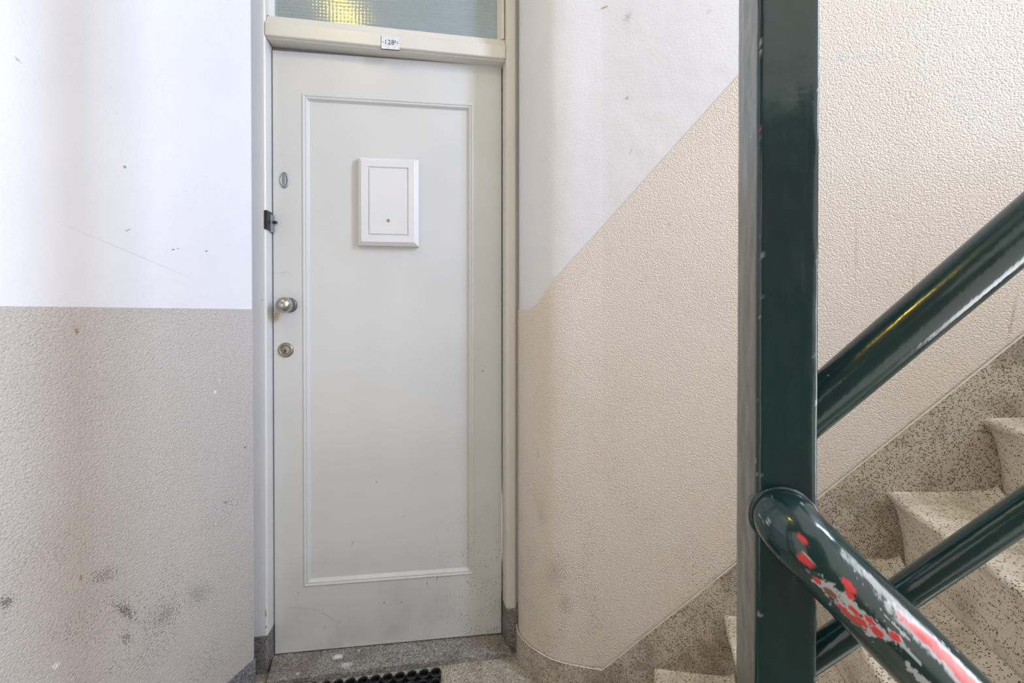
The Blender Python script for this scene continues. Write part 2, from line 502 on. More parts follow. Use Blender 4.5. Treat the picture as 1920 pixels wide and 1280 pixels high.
def strip_wall(name, path, z0, z1, mat, thick=0.08, uvx=None):
    """vertical wall along a plan path; normals to the camera side; uv in metres"""
    P = [Vector((p[0], p[1], 0)) for p in path]
    n = len(P)
    nrm = []
    for i in range(n):
        t = (P[min(i + 1, n - 1)] - P[max(i - 1, 0)]).normalized()
        nrm.append(Vector((t.y, -t.x, 0)))
    V = []; UV = []
    acc = 0
    zs = (z0, z1) if not callable(z1) else None
    for i in range(n):
        if i: acc += (P[i] - P[i - 1]).length
        u = uvx[i] if uvx else acc
        lo = z0(u) if callable(z0) else z0
        hi = z1(u) if callable(z1) else z1
        f = P[i]; b = P[i] - nrm[i] * thick
        for (p, z) in ((f, lo), (f, hi), (b, hi), (b, lo)):
            V.append((p.x, p.y, z)); UV.append((u, z))
    F = []
    for i in range(n - 1):
        a, b = i * 4, (i + 1) * 4
        for k in range(4):
            F.append((a + k, b + k, b + (k + 1) % 4, a + (k + 1) % 4))
    F.append((0, 1, 2, 3)); F.append(tuple((n - 1) * 4 + k for k in (3, 2, 1, 0)))
    me = mesh(name, V, F, uvs=UV)
    bm = bmesh.new(); bm.from_mesh(me)
    bmesh.ops.recalc_face_normals(bm, faces=bm.faces)
    bm.to_mesh(me); bm.free()
    if n > 6:
        sm = []
        for p in me.polygons:
            sm.append(len(p.vertices) == 4 and abs(p.normal.z) < 0.3)
        me.polygons.foreach_set('use_smooth', sm)
        bm = bmesh.new(); bm.from_mesh(me)
        for e in bm.edges:
            if len(e.link_faces) == 2 and e.calc_face_angle(0) > math.radians(35): e.smooth = False
        bm.to_mesh(me); bm.free()
    return link(name, me, mat)

# stair wall: a rounded corner out of the door recess, then straight up beside the flight
RAW = [(0.013, 1.425), (0.0145, 1.400), (0.018, 1.371), (0.029, 1.347), (0.046, 1.3245), (0.070, 1.300), (0.098, 1.2775),
       (0.127, 1.2595), (0.158, 1.2475), (0.191, 1.2385), (0.235, 1.2290), (0.279, 1.2190)]
def catmull(P, sub=6):
    out = []
    n = len(P)
    for i in range(n - 1):
        p0 = Vector(P[max(i - 1, 0)]); p1 = Vector(P[i]); p2 = Vector(P[i + 1]); p3 = Vector(P[min(i + 2, n - 1)])
        for k in range(sub):
            t = k / sub
            out.append(0.5 * ((2 * p1) + (-p0 + p2) * t + (2 * p0 - 5 * p1 + 4 * p2 - p3) * t * t + (-p0 + 3 * p1 - 3 * p2 + p3) * t ** 3))
    out.append(Vector(P[-1]))
    return out
curve = catmull(RAW)
arc = [0.0]
for a, b in zip(curve[:-1], curve[1:]): arc.append(arc[-1] + (b - a).length)
curve_s = [a - arc[-1] for a in arc]
line_s = [0.02, 0.05] + [0.1 * k for k in range(1, 30)]
PATH = curve + [Vector((SP(s, 0).x, SP(s, 0).y)) for s in line_s]
PATH_S = curve_s + line_s
def offset_path(path, d):
    """move away from the camera by d"""
    out = []
    n = len(path)
    for i in range(n):
        t = (path[min(i + 1, n - 1)] - path[max(i - 1, 0)]).normalized()
        out.append(path[i] - Vector((t.y, -t.x)) * d)
    return out
def dado_top(s):
    a, b = 1.2135, 1.4695 + 1.073 * s
    k = 0.03
    hh = max(0.0, min(1.0, 0.5 + 0.5 * (b - a) / k))
    return a * (1 - hh) + b * hh + k * hh * (1 - hh)
def plinth_top(s):
    return 0.100 if s < 0 else 0.102 + 1.089 * s

WALL_P = offset_path(PATH, 0.011)
DADO_P = offset_path(PATH, 0.008)
# finer columns for the slanting paint edge
wr = strip_wall('wall_right', WALL_P, -0.1, Z_TOP, M_white_r, 0.10, PATH_S)
tag(wr, 'white upper stair wall with rounded corner beside the door', 'wall', kind='structure')
dd = strip_wall('dado', DADO_P, lambda s: -0.05, dado_top, M_dado_r, 0.0028, PATH_S)
dd.parent = wr
tag(dd, 'beige granular dado rising along the stair')

bb = strip_wall('baseboard_right', PATH, lambda s: -0.08 if s < 0.25 else plinth_top(s) - 0.42, plinth_top, M_plinth, 0.0075, PATH_S)
tag(bb, 'grey-brown terrazzo skirting rising along the stair wall', 'skirting', kind='structure')

lip = strip_wall('plaster_lip', offset_path(PATH, 0.0002), lambda s: plinth_top(s) - 0.0008, lambda s: plinth_top(s) + (0.0008 if s < -0.02 else 0.0040), M_lip, 0.003, PATH_S)
lip.parent = wr
tag(lip, 'thick cream paint edge along the skirting')

# left wall
lp = [LK - PD * 2.2, LK - PD * 0.02, LK - PD * 0.004 - WD * 0.0, LK - WD * 0.004 + PD * 0.002, LK - WD * 0.10 + PD * 0.012]
lp2 = [(p.x, p.y) for p in lp]
lu = [2.2, 0.02, 0.004, -0.002, -0.1]
wl = strip_wall('wall_left', [(p[0] - WD.x * 0.0025, p[1] - WD.y * 0.0025) for p in lp2][::1], -0.1, Z_TOP, M_white_l, 0.06, lu)
tag(wl, 'white upper wall left of the door', 'wall', kind='structure')
dl = strip_wall('dado', lp2[:3] + [((LK - WD * 0.02).x, (LK - WD * 0.02).y)], -0.05, 1.2145, M_dado_l, 0.0024, lu[:3] + [-0.02])
dl.parent = wl
tag(dl, 'beige granular dado left of the door')
bl = strip_wall('baseboard_left', [((LK + WD * 0.004 - PD * 2.2).x, (LK + WD * 0.004 - PD * 2.2).y), ((LK + WD * 0.004 - PD * 0.002).x, (LK + WD * 0.004 - PD * 0.002).y),
     ((LK + PD * 0.003).x, (LK + PD * 0.003).y), ((LK - WD * 0.03 + PD * 0.003).x, (LK - WD * 0.03 + PD * 0.003).y)], -0.05, 0.100, M_plinth_l, 0.010)
tag(bl, 'dark grey terrazzo skirting along the left wall', 'skirting', kind='structure')

# the rest of the stairwell: back wall, end wall with the tall window the daylight comes through, ceiling over the landing
wb = empty('wall_back', Q0, STAIR_ROT)
tag(wb, 'plain brown wall behind the viewer with an opening added for fill light', 'wall', kind='structure')
BO0, BO1, BZ0, BZ1 = S_LEFT + 0.08, 0.02, 0.30, 1.75       # unseen landing opening, added to let fill light onto the door
for (x0, x1, z0, z1) in ((S_LEFT - 0.1, BO0, -1.2, Z_TOP), (BO1, BO1 + 0.2, -1.2, Z_TOP), (BO1 + 0.2, 0.80, -1.2, 1.85), (0.80, S_END + 0.1, -1.2, 0.30), (BO0, BO1, -1.2, BZ0), (BO0, BO1, BZ1, Z_TOP)):  # sections right of the opening kept low to let sky light onto the stair
    link('wall_section', box_mesh('wall_section', x0, x1, -Q_BACK - 0.1, -Q_BACK, z0, z1), M_back, wb)
we = empty('wall_end', SP(S_END, 0), STAIR_ROT)
tag(we, 'plain end wall of the stairwell with two daylight windows', 'wall', kind='structure')
for (y0, y1, z0, z1) in ((-0.60, 0.12, 1.60, Z_TOP), (-Q_BACK, -0.94, 1.60, Z_TOP), (-0.94, -0.60, 1.60, 2.22), (-0.94, -0.60, 3.98, Z_TOP),
                         (-0.28, 0.12, -1.2, 1.60), (-Q_BACK, -1.62, -1.2, 1.60), (-1.62, -0.28, -1.2, 0.03)):
    link('wall_section', box_mesh('wall_section', 0.0, 0.1, y0, y1, z0, z1), M_outer, we)
ce = link('ceiling', box_mesh('ceiling', S_LEFT - 0.1, 0.20, -Q_BACK, 0.0, Z_CEIL, Z_CEIL + 0.12), M_outer, loc=Q0, rz=STAIR_ROT)
tag(ce, 'white ceiling over the landing', 'ceiling', kind='structure')

# hall behind the transom light
hw = empty('wall_hall', DA, DOOR_ROT)
tag(hw, 'dim hall seen through the transom glass', 'wall', kind='structure')
for (x0, x1, y0, y1, z0, z1) in ((-0.45, 1.30, 1.20, 1.25, 0.0, 3.1), (-0.45, -0.40, 0.06, 1.20, 0.0, 3.1), (1.25, 1.30, 0.06, 1.20, 0.0, 2.45), (-0.45, 1.30, 0.06, 1.20, 3.1, 3.15)):
    link('wall_section', box_mesh('wall_section', x0, x1, y0, y1, z0, z1), M_hall, hw)
wf = link('wall_front', box_mesh('wall_front', -0.45, 1.30, -0.02, 0.06, 2.955, Z_TOP), M_outer, loc=DA, rz=DOOR_ROT)
tag(wf, 'white wall above the transom window', 'wall', kind='structure')

# ------------------------------------------------------------------ door frame
fr = empty('trim_1', DA, DOOR_ROT)
tag(fr, 'cream painted wooden door frame with a heavy transom bar', 'door frame', kind='structure')
FZ = 2.95
# left jamb: front face, reveal, rebate for the door (local y = -o)
link('jamb', prism_mesh('jamb', [(-0.075, 0.05), (-0.075, -0.045), (-0.004, -0.045), (0.0, -0.041), (-0.0015, 0.004), (-0.004, 0.05)], 0.126, FZ, 'z', 0.0008), M_frame_l, fr)
link('jamb', prism_mesh('jamb', [(0.90, 0.05), (0.90, -0.020), (0.845, -0.020), (0.838, -0.046), (0.832, -0.052), (0.806, -0.052), (0.800, -0.046), (0.7925, -0.004), (0.7925, 0.05)], 0.150, FZ, 'z', 0.0015), M_frame, fr)
link('plinth_block', prism_mesh('plinth_block', [(-0.09, 0.05), (-0.09, -0.047), (-0.004, -0.048), (0.0015, -0.042), (-0.001, 0.004), (-0.003, 0.05)], -0.02, 0.1265, 'z', 0.0012), M_block, fr)
link('plinth_block', prism_mesh('plinth_block', [(0.855, 0.05), (0.855, -0.055), (0.836, -0.060), (0.806, -0.058), (0.799, -0.048), (0.791, -0.003), (0.791, 0.05)], -0.02, 0.152, 'z', 0.0015), M_block, fr)
# transom bar, sagging a little to the right
def bar(name, prof, u0, u1, drop, mat, parent, bev=0.0006):
    me = prism_mesh(name, prof, u0, u1, 'x', bev)
    for v in me.vertices:
        v.co.z -= drop * (v.co.x / DW)
    return link(name, me, mat, parent)
bar('transom_bar', [(0.05, 2.196), (-0.030, 2.196), (-0.036, 2.172), (-0.0445, 2.168), (-0.047, 2.164), (-0.047, 2.1225), (-0.0445, 2.120),
                    (-0.036, 2.1195), (-0.034, 2.1165), (-0.004, 2.1165), (0.0, 2.1165), (0.05, 2.1165)], 0.0015, 0.7985, 0.019, M_frame, fr)
link('draught_strip', box_mesh('draught_strip', 0.002, 0.785, 0.006, 0.03, 2.08, 2.112, 0.001), M_gap, fr)

# threshold
th_poly = [(-0.002, 0.06), (-0.002, -0.004), (0.022, -0.100), (0.45, -0.088), (0.818, -0.077), (0.806, -0.05), (0.796, 0.06)]
th = link('trim_2', prism_mesh('trim_2', th_poly, -0.01, 0.0205, 'z', 0.003), M_thresh, loc=DA, rz=DOOR_ROT)
tag(th, 'worn grey terrazzo threshold with white paint splashes under the door', 'threshold', kind='structure')

# ------------------------------------------------------------------ transom window
wn = empty('window_1', DP(0, 0, 0), DOOR_ROT)
tag(wn, 'transom window of pressed grid glass above the door', 'window', kind='structure')
GZ0, GZ1 = 2.2005, 2.80
bar('glazing_bead', [(0.0, 2.190), (-0.031, 2.1720), (-0.033, 2.177), (-0.030, 2.194), (-0.017, 2.2005), (0.0, 2.2005)], 0.010, 0.790, 0.0195, M_frame, wn)
link('glazing_bead', prism_mesh('glazing_bead', [(0.0, 0.0), (0.0, -0.033), (0.008, -0.033), (0.0165, -0.016), (0.0165, 0.0)], 2.195, GZ1, 'z', 0.0006), M_frame_l, wn)
link('glazing_bead', prism_mesh('glazing_bead', [(0.795, 0.0), (0.795, -0.036), (0.786, -0.034), (0.7705, -0.016), (0.7705, 0.0)], 2.178, GZ1, 'z', 0.0006), M_frame, wn)
link('head_rail', box_mesh('head_rail', 0.0, 0.795, -0.045, 0.05, GZ1, FZ, 0.002), M_frame, wn)
# relief glass: a pressed grid of small cushions
pitch = 0.0118
nu, nv = int(0.757 / pitch * 8), int(0.63 / pitch * 8)
U = np.linspace(0.0145, 0.7725, nu); Zg = np.linspace(2.172, 2.802, nv)
uu, zz = np.meshgrid(U, Zg, indexing='ij')
rel = np.abs(np.sin(np.pi * uu / pitch)) ** 0.6 * np.abs(np.sin(np.pi * zz / pitch)) ** 0.6
soft = np.sin(np.pi * uu / pitch) ** 2 * np.sin(np.pi * zz / pitch) ** 2
Vf = np.stack([uu, -0.0100 - 0.00022 * soft, zz], -1).reshape(-1, 3)          # almost smooth outer face
Vb = np.stack([uu, -0.0060 + 0.0020 * rel, zz], -1).reshape(-1, 3)            # pressed grid on the inner face
gf = grid_faces(nu, nv)
ng = nu * nv
me = mesh('pane', np.concatenate([Vf, Vb]).tolist(), gf + [tuple(ng + k for k in reversed(f)) for f in gf], smooth=True)
pane = link('pane', me, M_glass, wn)

# ------------------------------------------------------------------ house number
hn = empty('house_number_sign', DP(0.4035, 0.0475, 2.133 - 0.0095), DOOR_ROT)
tag(hn, 'small white enamel house number plate on the transom bar', 'sign')
link('plate', box_mesh('plate', -0.0300, 0.0300, -0.0016, 0.001, -0.0215, 0.0215, 0.0008), M_enamel, hn)
link('backing', box_mesh('backing', -0.0315, 0.0297, -0.0004, 0.0014, -0.0230, 0.0213, 0.0), M_ink, hn)
def text_mesh(name, s, size, ext=0.0003, bold=0.0):
    cu = bpy.data.curves.new(name + '_c', 'FONT')
    cu.body = s; cu.size = size; cu.extrude = ext; cu.offset = bold
    cu.align_x = 'CENTER'; cu.align_y = 'CENTER'; cu.space_character = 1.12
    ob = bpy.data.objects.new(name + '_t', cu)
    COL.objects.link(ob)
    bpy.context.view_layer.update()
    dg = bpy.context.evaluated_depsgraph_get()
    me = bpy.data.meshes.new_from_object(ob.evaluated_get(dg))
    bpy.data.objects.remove(ob, do_unlink=True)
    me.name = name
    for v in me.vertices:
        v.co = Vector((v.co.x, -v.co.z, v.co.y))
    return me
tx = link('digits', text_mesh('digits', '128', 0.0225, bold=0.00012), M_ink, hn, loc=(-0.0035, -0.0017, 0.001))
tx.scale = (0.92, 1, 1)
link('suffix', text_mesh('suffix', 'E', 0.0105, bold=0.0001), M_ink, hn, loc=(0.0165, -0.0017, 0.0050))
scr = lathe_mesh('screw', [(0.0, 0.0012), (0.0012, 0.0011), (0.0019, 0.0), (0.0019, -0.001)], 16)
for x in (-0.0245, 0.0240):
    link('screw', scr, M_ink, hn, loc=(x, -0.0017, 0.001))

# ------------------------------------------------------------------ door
dr = empty('door_1', DP(0, 0, 0), DOOR_ROT)
tag(dr, 'closed white painted panel door with a steel ball knob', 'door', kind='structure')
Z0, Z1 = 0.0255, 2.1005
U0, U1 = 0.0025, DW - 0.0015
MU0, MU1, MZ0, MZ1 = 0.101, 0.684, 0.254, 1.955     # outer edge of the panel moulding
def frame_mesh(name, ox0, ox1, oz0, oz1, ix0, ix1, iz0, iz1, y0, y1, bevel=0.0):
    bm = bmesh.new()
    def ring(x0, x1, z0, z1, y): return [bm.verts.new(p) for p in ((x0, y, z0), (x1, y, z0), (x1, y, z1), (x0, y, z1))]
    of, inf = ring(ox0, ox1, oz0, oz1, y0), ring(ix0, ix1, iz0, iz1, y0)
    ob, inb = ring(ox0, ox1, oz0, oz1, y1), ring(ix0, ix1, iz0, iz1, y1)
    for k in range(4):
        k2 = (k + 1) % 4
        bm.faces.new((of[k], of[k2], inf[k2], inf[k]))
        bm.faces.new((ob[k], inb[k], inb[k2], ob[k2]))
        bm.faces.new((of[k], ob[k], ob[k2], of[k2]))
        bm.faces.new((inf[k], inf[k2], inb[k2], inb[k]))
    if bevel: bmesh.ops.bevel(bm, geom=bm.edges[:], offset=bevel, segments=2, profile=0.5, affect='EDGES')
    return bm_mesh(name, bm)
link('leaf', frame_mesh('leaf', U0, U1, Z0, Z1, MU0 + .004, MU1 - .004, MZ0 + .004, MZ1 - .004, 0.0, 0.040, 0.0012), M_door, dr)
link('panel', box_mesh('panel', MU0, MU1, 0.0085, 0.030, MZ0, MZ1), M_door, dr)
# mitred moulding: profile of (inward distance, outward height)
MP = [(-0.002, -0.002), (-0.002, 0.0022), (0.0005, 0.0034), (0.0035, 0.0030), (0.0058, 0.0004), (0.0078, 0.0004), (0.0095, 0.0018), (0.0120, 0.0008), (0.0165, -0.0060), (0.0190, -0.0086), (0.0190, -0.012)]
def moulding(c0, c1, in0, in1):
    """c0,c1 corner points (u,z); in0,in1 inward diagonal directions at the two mitres"""
    Va = [(c0[0] + in0[0] * d, -h_, c0[1] + in0[1] * d) for d, h_ in MP]
    Vb = [(c1[0] + in1[0] * d, -h_, c1[1] + in1[1] * d) for d, h_ in MP]
    F = grid_faces(2, len(MP))
    me = mesh('moulding', Va + Vb, F)
    bm = bmesh.new(); bm.from_mesh(me); bmesh.ops.recalc_face_normals(bm, faces=bm.faces); bm.to_mesh(me); bm.free()
    return me
cs = [(MU0, MZ0), (MU1, MZ0), (MU1, MZ1), (MU0, MZ1)]
ins = [(1, 1), (-1, 1), (-1, -1), (1, -1)]
for k in range(4):
    me = moulding(cs[k], cs[(k + 1) % 4], ins[k], ins[(k + 1) % 4])
    o = link('moulding', me, M_door, dr)
    # make sure faces look out of the door
    if sum(p.normal.y * p.area for p in me.polygons) > 0: me.flip_normals()

# closed-off letter slot: bevelled cover plate with a routed rectangle and one screw
CU, CZ = 0.3890, 1.5915
def cover_mesh(hw, hh, d0, rings):
    V = []; F = []
    for (ins_, out_) in rings:
        x, z = hw - ins_, hh - ins_
        V += [(-x, -out_, -z), (x, -out_, -z), (x, -out_, z), (-x, -out_, z)]
    n = len(rings)
    for i in range(n - 1):
        for k in range(4):
            k2 = (k + 1) % 4
            F.append((i * 4 + k, i * 4 + k2, (i + 1) * 4 + k2, (i + 1) * 4 + k))
    F.append(tuple((n - 1) * 4 + k for k in range(4)))
    me = mesh('mail_cover', V, F)
    return me
cov = link('mail_slot_cover', cover_mesh(0.1030, 0.1535, 0, [(0, -0.009), (0, 0.0075), (0.0015, 0.0105), (0.0025, 0.011), (0.0115, 0.0185), (0.0130, 0.0195), (0.0330, 0.0195),
            (0.0355, 0.0150), (0.0385, 0.0150), (0.0410, 0.0195)]), M_plate, dr, loc=(CU, 0.0, CZ))
tag(cov, 'white cover plate over the letter slot')
sc = lathe_mesh('screw', [(0.0, 0.0006), (0.0022, 0.0006), (0.0030, 0.0014), (0.0050, 0.0014), (0.0056, 0.0), (0.0056, -0.002)], 20)
s_o = link('screw', sc, M_lock, cov, loc=(0.001, -0.0195, -0.0665))

# knob
kb = link('knob', lathe_mesh('knob', [(0.0, 0.0660), (0.0055, 0.0654), (0.0110, 0.0635), (0.0165, 0.0602), (0.0212, 0.0556), (0.0245, 0.0500), (0.0264, 0.0430), (0.0262, 0.0365), (0.0240, 0.0295), (0.0200, 0.0235), (0.0150, 0.0195), (0.0110, 0.0170), (0.0100, 0.0)], 40),
          M_steel, dr, loc=(0.0555, 0.0, 1.2295))
tag(kb, 'brushed steel ball knob')
link('rose', lathe_mesh('rose', [(0.0095, 0.007), (0.0205, 0.007), (0.0245, 0.0050), (0.0255, 0.0)], 36), M_rose, kb)
# cylinder lock
lk = link('cylinder_lock', lathe_mesh('cylinder_lock', [(0.0155, 0.004), (0.0165, 0.0062), (0.0215, 0.0055), (0.0245, 0.003), (0.0255, 0.0)], 40), M_lock, dr, loc=(0.0425, 0.0, 1.075))
tag(lk, 'round dull brass lock cylinder')
link('lock_face', lathe_mesh('lock_face', [(0.0, 0.0050), (0.0135, 0.0050), (0.0155, 0.0040)], 36), M_lock, lk)
kh = [(0.0028 * math.cos(a), 0.0028 * math.sin(a) + 0.002) for a in [math.radians(x) for x in range(-50, 231, 20)]] + [(-0.0012, -0.0075), (0.0012, -0.0075)]
link('keyhole', prism_mesh('keyhole', [(x, z - 0.003) for x, z in kh], -0.0056, -0.0046, 'y'), M_hole, lk)
# oval escutcheon with swinging cover
def oval(name, a, b, prof, seg=40):
    V = []
    for i in range(seg):
        an = 2 * math.pi * i / seg
        for r, hgt_ in prof:
            V.append((r * a * math.cos(an), -hgt_, r * b * math.sin(an)))
    F = grid_faces(seg, len(prof), closed_u=True)
    bm = bmesh.new(); bv = [bm.verts.new(v) for v in V]
    for f in F:
        try: bm.faces.new([bv[k] for k in f])
        except ValueError: pass
    bmesh.ops.remove_doubles(bm, verts=bm.verts, dist=1e-6)
    return bm_mesh(name, bm, True)
es = link('escutcheon', oval('escutcheon', 0.0150, 0.0285, [(0.0, 0.0022), (0.70, 0.0022), (0.74, 0.0034), (0.90, 0.0034), (1.0, 0.0)]), M_zinc, dr, loc=(0.0396, 0, 1.6585))
tag(es, 'oval grey metal keyhole escutcheon')
link('keyhole_cover', oval('keyhole_cover', 0.0062, 0.0200, [(0.0, 0.0034), (0.6, 0.0033), (0.9, 0.0029), (1.0, 0.0020)]), M_zinc, es)
for zz_ in (0.0235, -0.0235):
    link('screw', scr, M_zinc, es, loc=(0, -0.003, zz_))
# black contact block on the jamb edge
cb = empty('door_contact', DP(0.0, 0.0, 1.4805), DOOR_ROT)
tag(cb, 'small black contact block fixed on the left jamb above the knob', 'door sensor')
link('block', box_mesh('block', -0.0045, 0.0058, -0.0475, -0.012, 0.0, 0.0625, 0.0012), M_black, cb)
link('bracket', prism_mesh('bracket', [(0.0055, -0.024), (0.0068, -0.022), (0.0085, -0.002), (0.0060, -0.002)], -0.004, 0.055, 'z', 0.0005), M_zinc, cb)
link('pin', lathe_mesh('pin', [(0.0, 0.012), (0.0045, 0.011), (0.0055, 0.006), (0.0050, 0.0)], 20), M_black, cb, loc=(0.0140, -0.004, 0.031))

# ------------------------------------------------------------------ stair flight
stf = empty('stair_flight', SP(0.146, 0.0, 0.0), STAIR_ROT)
tag(stf, 'speckled terrazzo stair flight climbing to the right along the wall', 'stairs')
RUN, RISE, ZN0 = 0.1855, 0.200, 0.149
def step_mesh(first):
    # profile (s, z) from the riser foot over the nosing to the back of the tread, nosing at s=0,z=0
    foot = -0.149 if first else -0.190
    prof = [(0.034, foot), (0.030, foot + 0.012), (0.026, -0.110), (0.015, -0.045), (0.007, -0.022), (0.0015, -0.016), (0.0, -0.010), (0.0025, -0.003), (0.008, 0.0),
            (0.03, 0.001), (0.08, 0.002), (0.14, 0.005), (0.185, 0.009), (0.205, 0.014), (0.214, 0.024)]
    under = [(0.25, 0.0), (0.25, -0.07), (0.16, -0.30 if not first else -0.149), (0.08, -0.32 if not first else -0.149)]
    qs = [0.0, 0.006, 0.014, 0.026, 0.045, 0.10, 0.30, 0.50, 0.64, 0.668, 0.676]
    V = []; ids = []
    P = prof + under
    for q in qs:
        for i, (s, z) in enumerate(P):
            if i < len(prof):
                cove = math.exp(-(q / 0.016))
                back = max(0.0, min(1.0, s / 0.2))
                if i >= 8: z += 0.020 * cove * back
                if 0 < i < 8: s += 0.012 * cove * (1 - i / 8.0)
                wear = math.exp(-((q - 0.34) / 0.2) ** 2)
                if 6 <= i <= 10: z -= 0.0035 * wear
            V.append((s, -q, z))
    F = grid_faces(len(qs), len(P))
    n = len(P)
    for i in range(len(qs) - 1):
        F.append((i * n + n - 1, (i + 1) * n + n - 1, (i + 1) * n, i * n))
    F.append(tuple(range(n))); F.append(tuple((len(qs) - 1) * n + k for k in reversed(range(n))))
    bm = bmesh.new(); bv = [bm.verts.new(v) for v in V]
    for f in F: bm.faces.new([bv[k] for k in f])
    bmesh.ops.recalc_face_normals(bm, faces=bm.faces)
    for f in bm.faces: f.smooth = len(f.verts) == 4
    for e in bm.edges:
        if len(e.link_faces) == 2 and e.calc_face_angle(0) > math.radians(50): e.smooth = False
    me = bpy.data.meshes.new('step'); bm.to_mesh(me); bm.free()
    return me
sm0, sm1 = step_mesh(True), step_mesh(False)
NSTEP = 9
for k in range(NSTEP):
    link('step', sm0 if k == 0 else sm1, M_step, stf, loc=(RUN * k, 0, ZN0 + RISE * k))
link('upper_landing', box_mesh('upper_landing', RUN * NSTEP + 0.02, S_END - 0.146, -WELL_Q, -0.012, ZN0 + RISE * NSTEP - 0.2, ZN0 + RISE * NSTEP, 0.004), M_step, stf)
# flight going down on the near side of the railing
std = empty('descending_flight', SP(0.30, WELL_Q, 0.0), STAIR_ROT)
tag(std, 'terrazzo flight going down on the near side of the railing', 'stairs')
for k in range(4):
    link('step', box_mesh('step', 0.1855 * k, 0.1855 * (k + 1) + 0.02, -(Q_BACK - WELL_Q - 0.01), -0.01, -0.185 * (k + 1) - 0.18, -0.185 * (k + 1), 0.006), M_step, std)

# ------------------------------------------------------------------ railing
RS, RQ = 0.247, 0.727
rl = empty('stair_railing', SP(RS, RQ, 0.0), STAIR_ROT)
tag(rl, 'dark green gloss painted steel stair railing with chipped paint', 'railing')
def RL(s, q, z): return Vector((s - RS, RQ - q, z))
# post: a dense box so that the chipped edges can be followed
PS0, PS1, PQ0, PQ1 = 0.2198, 0.2743, 0.772, 0.682
def post_mesh():
    x0, x1 = PS0 - RS, PS1 - RS
    y0, y1 = RQ - PQ0, RQ - PQ1
    c = 0.004
    ring = []
    def arcp(cx, cy, a0):
        return [(cx + c * math.cos(math.radians(a0 + t)), cy + c * math.sin(math.radians(a0 + t))) for t in (0, 30, 60, 90)]
    def seg(a, b, n): return [(a[0] + (b[0] - a[0]) * k / n, a[1] + (b[1] - a[1]) * k / n) for k in range(1, n)]
    c1 = arcp(x0 + c, y0 + c, 180); c2 = arcp(x1 - c, y0 + c, 270); c3 = arcp(x1 - c, y1 - c, 0); c4 = arcp(x0 + c, y1 - c, 90)
    for a, b in ((c1, c2), (c2, c3), (c3, c4), (c4, c1)):
        ring += a + seg(a[-1], b[0], 14)
    zs = np.concatenate([[0.0], np.linspace(0.55, 2.05, 500), [Z_CEIL - 0.001]])
    n = len(ring)
    R = np.array(ring)
    V = np.concatenate([np.column_stack([R, np.full(n, z)]) for z in zs])
    # slightly uneven thick paint along the corners
    nzv = fbm(V * np.array([60, 60, 25]), 3) - 0.5
    cen = np.array([(x0 + x1) / 2, (y0 + y1) / 2])
    d = V[:, :2] - cen
    V[:, :2] += d / np.linalg.norm(d, axis=1)[:, None] * (nzv * 0.0016)[:, None]
    F = []
    for i in range(len(zs) - 1):
        a, b = i * n, (i + 1) * n
        for k in range(n):
            k2 = (k + 1) % n
            F.append((a + k, a + k2, b + k2, b + k))
    F.append(tuple(reversed(range(n)))); F.append(tuple((len(zs) - 1) * n + k for k in range(n)))
    me = mesh('post', V.tolist(), F)
    me.polygons.foreach_set('use_smooth', [len(p.vertices) == 4 for p in me.polygons])
    # chips along the vertical edges
    ex = np.minimum(abs(V[:, 0] - x0), abs(V[:, 0] - x1)); ey = np.minimum(abs(V[:, 1] - y0), abs(V[:, 1] - y1))
    edge = np.clip(1 - (ex + ey) / 0.005, 0, 1)
    n1 = fbm(V * np.array([220, 220, 70]) + 5, 3); n2 = fbm(V * np.array([150, 150, 45]) + 31, 2); n3 = fbm(V * np.array([30, 30, 12]) + 77, 2)
    lightc = np.clip((n1 + 0.22 * edge - 0.815) * 14, 0, 1) * (edge > 0.05)
    red = np.clip((n2 + 0.22 * edge - 0.86) * 16, 0, 1) * (edge > 0.05) * (n3 > 0.45)
    set_wear(me, np.column_stack([red, lightc * 0.7, 0 * red]))
    return me
link('post', post_mesh(), M_green, rl)

SL = 1.078
def straight_pipe(name, q, zs0, r, s0, s1, n=160):
    path = [RL(s, q, zs0 + SL * s) for s in np.linspace(s0, s1, n)]
    V, F, L = tube(path, r, 48)
    me = mesh(name, V, F)
    smooth_except_caps(me)
    VV = np.array([tuple(v) for v in V])
    n1 = fbm(VV * 120 + 9, 3); n2 = fbm(VV * 25 + 3, 2)
    lc = np.clip((n1 - 0.76) * 18, 0, 1) * (n2 > 0.52)
    set_wear(me, np.column_stack([0 * lc, lc * 0.7, 0 * lc]))
    return link(name, me, M_green, rl)
straight_pipe('upper_rail', 0.723, 0.786, 0.02415, 0.25, 1.9)
straight_pipe('lower_rail', 0.723, 0.508, 0.0145, 0.25, 1.9)

# descending handrail: turns out of the front of the post and runs down past the viewer
NR, NQ, NZ = 0.0295, 0.802, 1.2341
def near_path():
    pts = []
    s_b = 0.2440
    base = Vector((s_b, NQ, NZ - s_b))
    d2 = Vector((1, 0, -1)).normalized()          # down the rail (s, q, z)
    # quarter bend from the post face into the rail direction
    R = 0.020
    start = Vector((s_b - 0.002, 0.752, base.z + 0.006))
    for t in np.linspace(0, 1, 20):
        a = t * math.pi / 2
        p = base + Vector((0, -R, 0)) * (1 - math.sin(a)) + d2 * R * (1 - math.cos(a))
        pts.append(p)
    pts = [Vector((pts[0].x, 0.755, pts[0].z))] + pts
    end = pts[-1]
    for L in np.concatenate([np.arange(0.0015, 0.20, 0.0015), np.arange(0.20, 1.1, 0.03)]):
        pts.append(end + d2 * L)
    return pts
npts = near_path()
V, F, L = tube([RL(p.x, p.y, p.z) for p in npts], NR, 160)
me = mesh('descending_rail', V, F)
smooth_except_caps(me)
VV = np.array([tuple(v) for v in V])
ax = np.array([1, 0, -1]) / math.sqrt(2)
